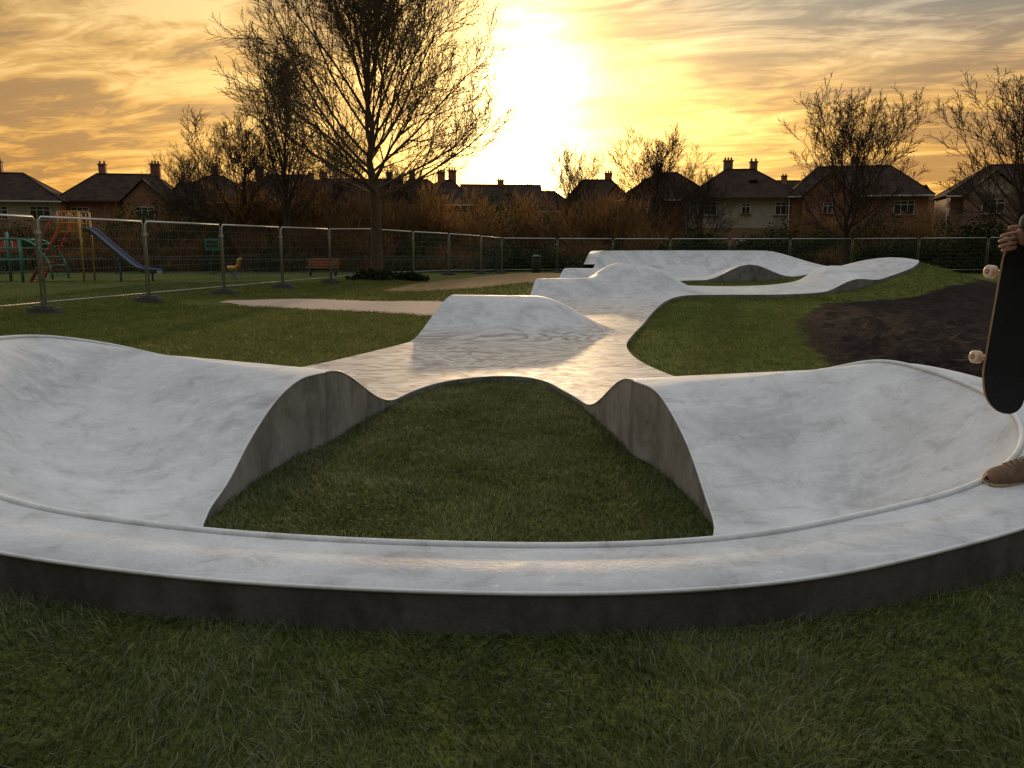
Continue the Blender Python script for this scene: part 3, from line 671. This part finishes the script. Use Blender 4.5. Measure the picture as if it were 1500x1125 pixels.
for yq in(-.29,.29): b.tube([(px,yq,pz+.17) for px,pz in prof],.03,6)
b.tube([(2.3,0,0),(2.3,0,1.0)],.045,6); b.tube([(3.6,0,0),(3.6,0,.33)],.045,6); b.obj('chute_rails',[M_BLU],S)
C=empty('climbing_frame',(-20.7,33.5,0)); b=B()
for xq in(-1.2,0,1.2):
    for yq in(-.6,.6): b.tube([(xq,yq,0),(xq,yq,1.7 if xq else 2.0)],.06,8)
for yq in(-.6,.6):
    b.tube([(1.2+1.2*math.sin(t),yq,1.7*math.cos(t)) for t in np.linspace(0,1.5,9)],.045,6)
    for zq in(.9,1.35,1.7): b.tube([(-1.2,yq,zq),(1.2,yq,zq)],.035,6)
for i in range(7):
    t=i/6*1.4; b.tube([(1.2+1.2*math.sin(t),-.6,1.7*math.cos(t)),(1.2+1.2*math.sin(t),.6,1.7*math.cos(t))],.028,6)
for i in range(9): b.tube([(-1.2+i*.3,-.6,.9),(-1.2+i*.3,-.6,1.7)],.02,5)
b.obj('frame',[M_GRN],C); b=B(); b.box((-.6,0,.88),(1.2,1.2,.05)); b.box((0,.62,1.5),(.8,.03,.6)); b.obj('deck_panels',[M_RED],C)
R=empty('spring_rider',(-12.1,36,0)); b=B()
b.tube([(.12*math.cos(t),.12*math.sin(t),.02+t*.018) for t in np.linspace(0,20,80)],.018,6); b.obj('spring',[M_BLU],R)
b=B(); b.tube([(-.30,0,.55),(-.2,0,.48),(.05,0,.47),(.2,0,.6),(.24,0,.85),(.34,0,.9)],[.05,.11,.11,.09,.08,.05],8); b.tube([(.2,-.18,.8),(.2,.18,.8)],.02,6); b.obj('body',[M_YEL],R)
M_WOOD=simple('bench_timber',(.42,.17,.10),.7,.3,5); M_IRON=simple('bench_iron',(.04,.04,.04),.5)
Q=empty('park_bench',(-9.15,40,-.05),.1); b=B()
for i in range(4): b.box((0,-.18+i*.12,.45),(1.5,.095,.035))
b.obj('seat',[M_WOOD],Q); b=B()
for i in range(3): b.box((0,.27+i*.025,.58+i*.13),(1.5,.03,.1))
b.obj('backrest',[M_WOOD],Q); b=B()
for xq in(-.6,.6):
    b.tube([(xq,-.2,0),(xq,-.2,.43)],.03,6); b.tube([(xq,.22,0),(xq,.24,.45),(xq,.34,.9)],.03,6); b.tube([(xq,-.22,.42),(xq,.26,.42)],.025,6); b.tube([(xq,-.2,.43),(xq,-.2,.65),(xq,.28,.66)],.022,6)
b.obj('legs',[M_IRON],Q)
M_BIN=simple('black_plastic',(.03,.035,.03),.5)
b=B(); b.tube([(0,0,0),(0,0,.05),(0,0,.8),(0,0,.86)],[.22,.25,.27,.24],14); b.tube([(0,0,.92),(0,0,.96),(0,0,1.05)],[.30,.30,.1],14)
for t in range(4): b.tube([(.22*math.cos(t*1.57),.22*math.sin(t*1.57),.84),(.22*math.cos(t*1.57),.22*math.sin(t*1.57),.93)],.02,5)
o=b.obj('litter_bin',[M_BIN]); o.location=(1.35,46,-.12)
b=B(); b.tube([(0,0,0),(0,0,1.9)],.035,8); b.box((0,-.04,1.6),(.75,.02,.62),1); b.box((0,-.055,1.72),(.6,.01,.12),0); b.box((0,-.055,1.5),(.6,.01,.2),0)
o=b.obj('notice_sign',[M_IRON,M_GRN]); o.location=(-15.5,43,-.1)

# ------------------------------------------------------------------ skateboarder
M_JACK=simple('dark_jacket',(.035,.042,.030),.9,.4,40,bump=.5); M_JEAN=simple('dark_trousers',(.03,.03,.035),.9,.3,40); M_SKIN=simple('skin',(.36,.19,.13),.6,.08,20,bump=.05,spec=.3); M_HAIR=simple('brown_hair',(.05,.03,.02),.8); M_SUEDE=simple('tan_suede',(.20,.12,.07),.85,.3,30,bump=.3); M_SOLE=simple('gum_sole',(.40,.30,.21),.7)
P=empty('skateboarder')
def skin(name,vs,es,rs,mat,root=0,sub=2):
    me=bpy.data.meshes.new(name); me.from_pydata(vs,es,[]); o=bpy.data.objects.new(name,me); link(o,P); me.materials.append(mat)
    mo=o.modifiers.new('s','SKIN'); mo.use_smooth_shade=True
    for i,r in enumerate(rs): 
        r=r if isinstance(r,tuple) else (r,r)
        me.skin_vertices[0].data[i].radius=r; me.skin_vertices[0].data[i].use_root=(i==root)
    o.modifiers.new('d','SUBSURF').levels=sub; o.modifiers['d'].render_levels=sub
    return o
Z0=.475
hipc=(2.58,3.56,Z0+.95)
body_v=[hipc,(2.58,3.56,Z0+1.15),(2.57,3.56,Z0+1.36),(2.56,3.56,Z0+1.50),
 (2.52,3.47,Z0+.90),(2.46,3.46,Z0+.50),(2.42,3.46,Z0+.13),
 (2.62,3.66,Z0+.90),(2.60,3.70,Z0+.50),(2.62,3.72,Z0+.15),
 (2.55,3.40,Z0+1.42),(2.48,3.33,Z0+1.17),(2.28,3.34,Z0+1.09),(2.14,3.37,Z0+1.10),
 (2.57,3.74,Z0+1.42),(2.58,3.80,Z0+1.13),(2.50,3.80,Z0+.90)]
body_e=[(0,1),(1,2),(2,3),(0,4),(4,5),(5,6),(0,7),(7,8),(8,9),(2,10),(10,11),(11,12),(12,13),(2,14),(14,15),(15,16)]
body_r=[(.13,.11),.14,(.15,.12),.06,.09,.065,.055,.09,.065,.055,.075,.058,.05,.045,.075,.055,.04]
skin('clothed_body',body_v,body_e,body_r,M_JACK,0)
import bmesh
def head(c):
    bm=bmesh.new(); bmesh.ops.create_uvsphere(bm,u_segments=28,v_segments=20,radius=1)
    for v in bm.verts:
        x,y,z=v.co; 
        X_=x*.095; Y_=y*.076; Z_=z*.118
        if z<0: X_*=1-.18*z*z; Y_*=1-.35*(-z)
        if x<-.6 and abs(y)<.22 and -.35<z<.1: X_-=.022*(1-abs(y)/.22)*(1-(z+.35)/.6)
        if x<-.6 and .05<z<.3 and .15<abs(y)<.5: X_+=.008
        v.co=(c[0]+X_,c[1]+Y_,c[2]+Z_)
    me=bpy.data.meshes.new('head'); bm.to_mesh(me); bm.free(); me.polygons.foreach_set('use_smooth',[True]*len(me.polygons)); me.materials.append(M_SKIN); o=bpy.data.objects.new('head',me); link(o,P)
    bm=bmesh.new(); bmesh.ops.create_uvsphere(bm,u_segments=24,v_segments=16,radius=1)
    for v in bm.verts:
        x,y,z=v.co; k=1.08+.03*math.sin(9*x+7*y); zz=max(z,-.25+.6*max(0,-x)); v.co=(c[0]+.014+x*.096*k,c[1]+y*.08*k,c[2]+.018+zz*.116*k)
    me=bpy.data.meshes.new('hair'); bm.to_mesh(me); bm.free(); me.polygons.foreach_set('use_smooth',[True]*len(me.polygons)); me.materials.append(M_HAIR); o=bpy.data.objects.new('hair',me); link(o,P)
    b=B()
    for s in(-1,1):
        b.tube([(c[0]+.01,c[1]+s*.074,c[2]-.03),(c[0]+.012,c[1]+s*.086,c[2]),(c[0]+.01,c[1]+s*.08,c[2]+.03)],[.008,.016,.01],6,0)
        b.tube([(c[0]-.082,c[1]+s*.03,c[2]+.018),(c[0]-.090,c[1]+s*.03,c[2]+.018)],.009,8,1)
    b.tube([(c[0]-.088,c[1]-.022,c[2]-.062),(c[0]-.094,c[1],c[2]-.062),(c[0]-.088,c[1]+.022,c[2]-.062)],.005,6,2)
    b.obj('face_details',[M_SKIN,M_HAIR,M_POT],P)
head((2.54,3.56,Z0+1.64))
skin('neck',[(2.56,3.56,Z0+1.46),(2.55,3.56,Z0+1.58)],[(0,1)],[.055,.052],M_SKIN)
def shoe(tx,ty,hx,hy,z):
    d=Vector((tx-hx,ty-hy,0)); L_=d.length; d.normalize(); s=Vector((-d.y,d.x,0))
    b=B(); sec=[(0,.030,.075),(.06,.036,.088),(.12,.036,.095),(.17,.042,.085),(.22,.048,.070),(.26,.046,.060),(.285,.034,.045),(.292,.015,.025)]
    for (base,mt,hs_) in ((.0,1,.022),(.018,0,None)):
        n=12; st=len(b.v)
        for (q,wq,hq) in sec:
            c_=Vector((hx,hy,z+base))+d*q*L_/.29; hh=hs_ if hs_ else hq
            for j in range(n):
                t=math.pi*2*j/n; xx=math.cos(t)*wq*(1.08 if hs_ else 1); zz=math.sin(t); zz=(zz if zz>0 else 0)*hh if not hs_ else (hh if zz>0.01 else 0)
                b.v.append(c_+s*xx+Vector((0,0,zz)))
        for i in range(len(sec)-1):
            for j in range(n):
                j2=(j+1)%n; b.f.append((st+i*n+j,st+(i+1)*n+j,st+(i+1)*n+j2,st+i*n+j2)); b.m.append(mt); b.sm.append(True)
        for e in(0,len(sec)-1):
            b.f.append(tuple(st+e*n+j for j in range(n))); b.m.append(mt); b.sm.append(True)
    for i in range(4):
        c_=Vector((hx,hy,z+.018))+d*(.13+i*.025)*L_/.29; hh=.098-i*.007
        b.tube([c_+s*.022+Vector((0,0,hh*.86)),c_+Vector((0,0,hh+.004)),c_-s*.022+Vector((0,0,hh*.86))],.004,5,1)
    b.obj('shoe',[M_SUEDE,M_SOLE],P)
shoe(2.04,3.40,2.34,3.46,.478); shoe(2.40,3.66,2.68,3.74,.50)
skin('trouser_leg',[(2.42,3.46,Z0+.42),(2.37,3.465,Z0+.2),(2.345,3.465,Z0+.085)],[(0,1),(1,2)],[.075,.07,.068],M_JEAN)
skin('trouser_leg',[(2.61,3.71,Z0+.42),(2.64,3.73,Z0+.2),(2.65,3.735,Z0+.11)],[(0,1),(1,2)],[.075,.07,.068],M_JEAN)
BD=empty('skateboard',(2.09,3.42,1.20)); 
BD.rotation_euler=(0,math.radians(5),math.radians(12))
M_GRIP=simple('grip_tape',(.022,.022,.024),.95,.4,200,bump=.4); M_PLY=simple('maple_ply',(.30,.18,.09),.5,.3,12); M_WHEEL=simple('urethane_wheel',(.66,.54,.40),.4,.05); M_HUB=simple('wheel_core',(.28,.13,.06),.5); M_TRUCK=simple('truck_alloy',(.5,.5,.5),.35,.1,metal=.8)
V=[];F=[];mi=[]; nl=61; nw=9
for side,off in((0,0),(1,.011)):
    for i in range(nl):
        l=-.40*math.cos(math.pi*i/(nl-1)); e=max(0,abs(l)-.29)/.11; hw=.101*math.sqrt(max(.0,1-e**2.2)) if e<1 else .0; hw=max(hw,.006)
        kick=.42*max(0,abs(l)-.235)**1.15
        for j in range(nw):
            t=-1+2*j/(nw-1); V.append((t*hw,-kick*1.0-.010*t*t+off,l))
for s in(0,1):
    st=s*nl*nw
    for i in range(nl-1):
        for j in range(nw-1):
            a=st+i*nw+j; f=(a,a+1,a+nw+1,a+nw); F.append(f if s==0 else f[::-1]); mi.append(s)
def rim(a,c_): F.append((a,c_,c_+nl*nw,a+nl*nw)); mi.append(1)
for i in range(nl-1): rim(i*nw,(i+1)*nw); rim((i+1)*nw+nw-1,i*nw+nw-1)
for j in range(nw-1): rim(j+1,j); rim((nl-1)*nw+j,(nl-1)*nw+j+1)
mesh_obj('deck',V,F,[M_GRIP,M_PLY],BD,[k<2*(nl-1)*(nw-1) for k,mm in enumerate(mi)],mi)
for s in(-1,1):
    zc_=s*.18; b=B(); b.box((0,.018,zc_),(.055,.012,.08)); b.tube([(0,.02,zc_),(0,.052,zc_)],[.022,.014],8); b.tube([(-.07,.055,zc_),(0,.06,zc_),(.07,.055,zc_)],[.010,.016,.010],8); b.tube([(-.112,.055,zc_),(.112,.055,zc_)],.004,6); b.obj('truck',[M_TRUCK],BD)
    for q in(-1,1):
        b=B(); b.tube([(q*.076,.055,zc_),(q*.080,.055,zc_),(q*.106,.055,zc_),(q*.110,.055,zc_)],[.022,.0275,.0275,.022],20,0); b.tube([(q*.1095,.055,zc_),(q*.1115,.055,zc_)],.011,12,1); b.obj('wheel',[M_WHEEL,M_HUB],BD)
hv=[(2.10,3.36,1.55),(2.065,3.355,1.535),(2.035,3.36,1.52)]
skin('palm',hv,[(0,1),(1,2)],[(.026,.03),(.02,.04),(.016,.038)],M_SKIN,0)
for i,(dz,ln) in enumerate(((.026,.9),(.008,1.0),(-.012,.95),(-.030,.78))):
    a=(2.04,3.36,1.52+dz); bq=(2.010,3.352,1.515+dz*1.1); c_=(1.988,3.37,1.508+dz*1.1); d_=(1.988,3.395,1.502+dz*1.1)
    P_=[Vector(a)]+[Vector(a)+(Vector(q)-Vector(a))*ln for q in(bq,c_,d_)]
    skin('finger',[tuple(q) for q in P_],[(0,1),(1,2),(2,3)],[.0095,.009,.008,.007],M_SKIN,0)
skin('thumb',[(2.08,3.385,1.56),(2.055,3.40,1.57),(2.025,3.405,1.565)],[(0,1),(1,2)],[.012,.0105,.009],M_SKIN,0)
skin('jacket_cuff',[(2.22,3.35,1.575),(2.12,3.345,1.585),(2.035,3.345,1.58)],[(0,1),(1,2)],[.062,.064,.052],M_JACK,0)

# ------------------------------------------------------------------ camera
cam=bpy.data.cameras.new('camera'); cam.sensor_width=36; cam.lens=28.8; cam.clip_end=6000; cam.clip_start=.05
co=bpy.data.objects.new('camera',cam); link(co); co.location=(0,0,1.5); co.rotation_euler=(math.radians(90-9.67),0,0)
scene.camera=co
scene.view_settings.view_transform='Standard'; scene.view_settings.look='None'; scene.view_settings.exposure=0
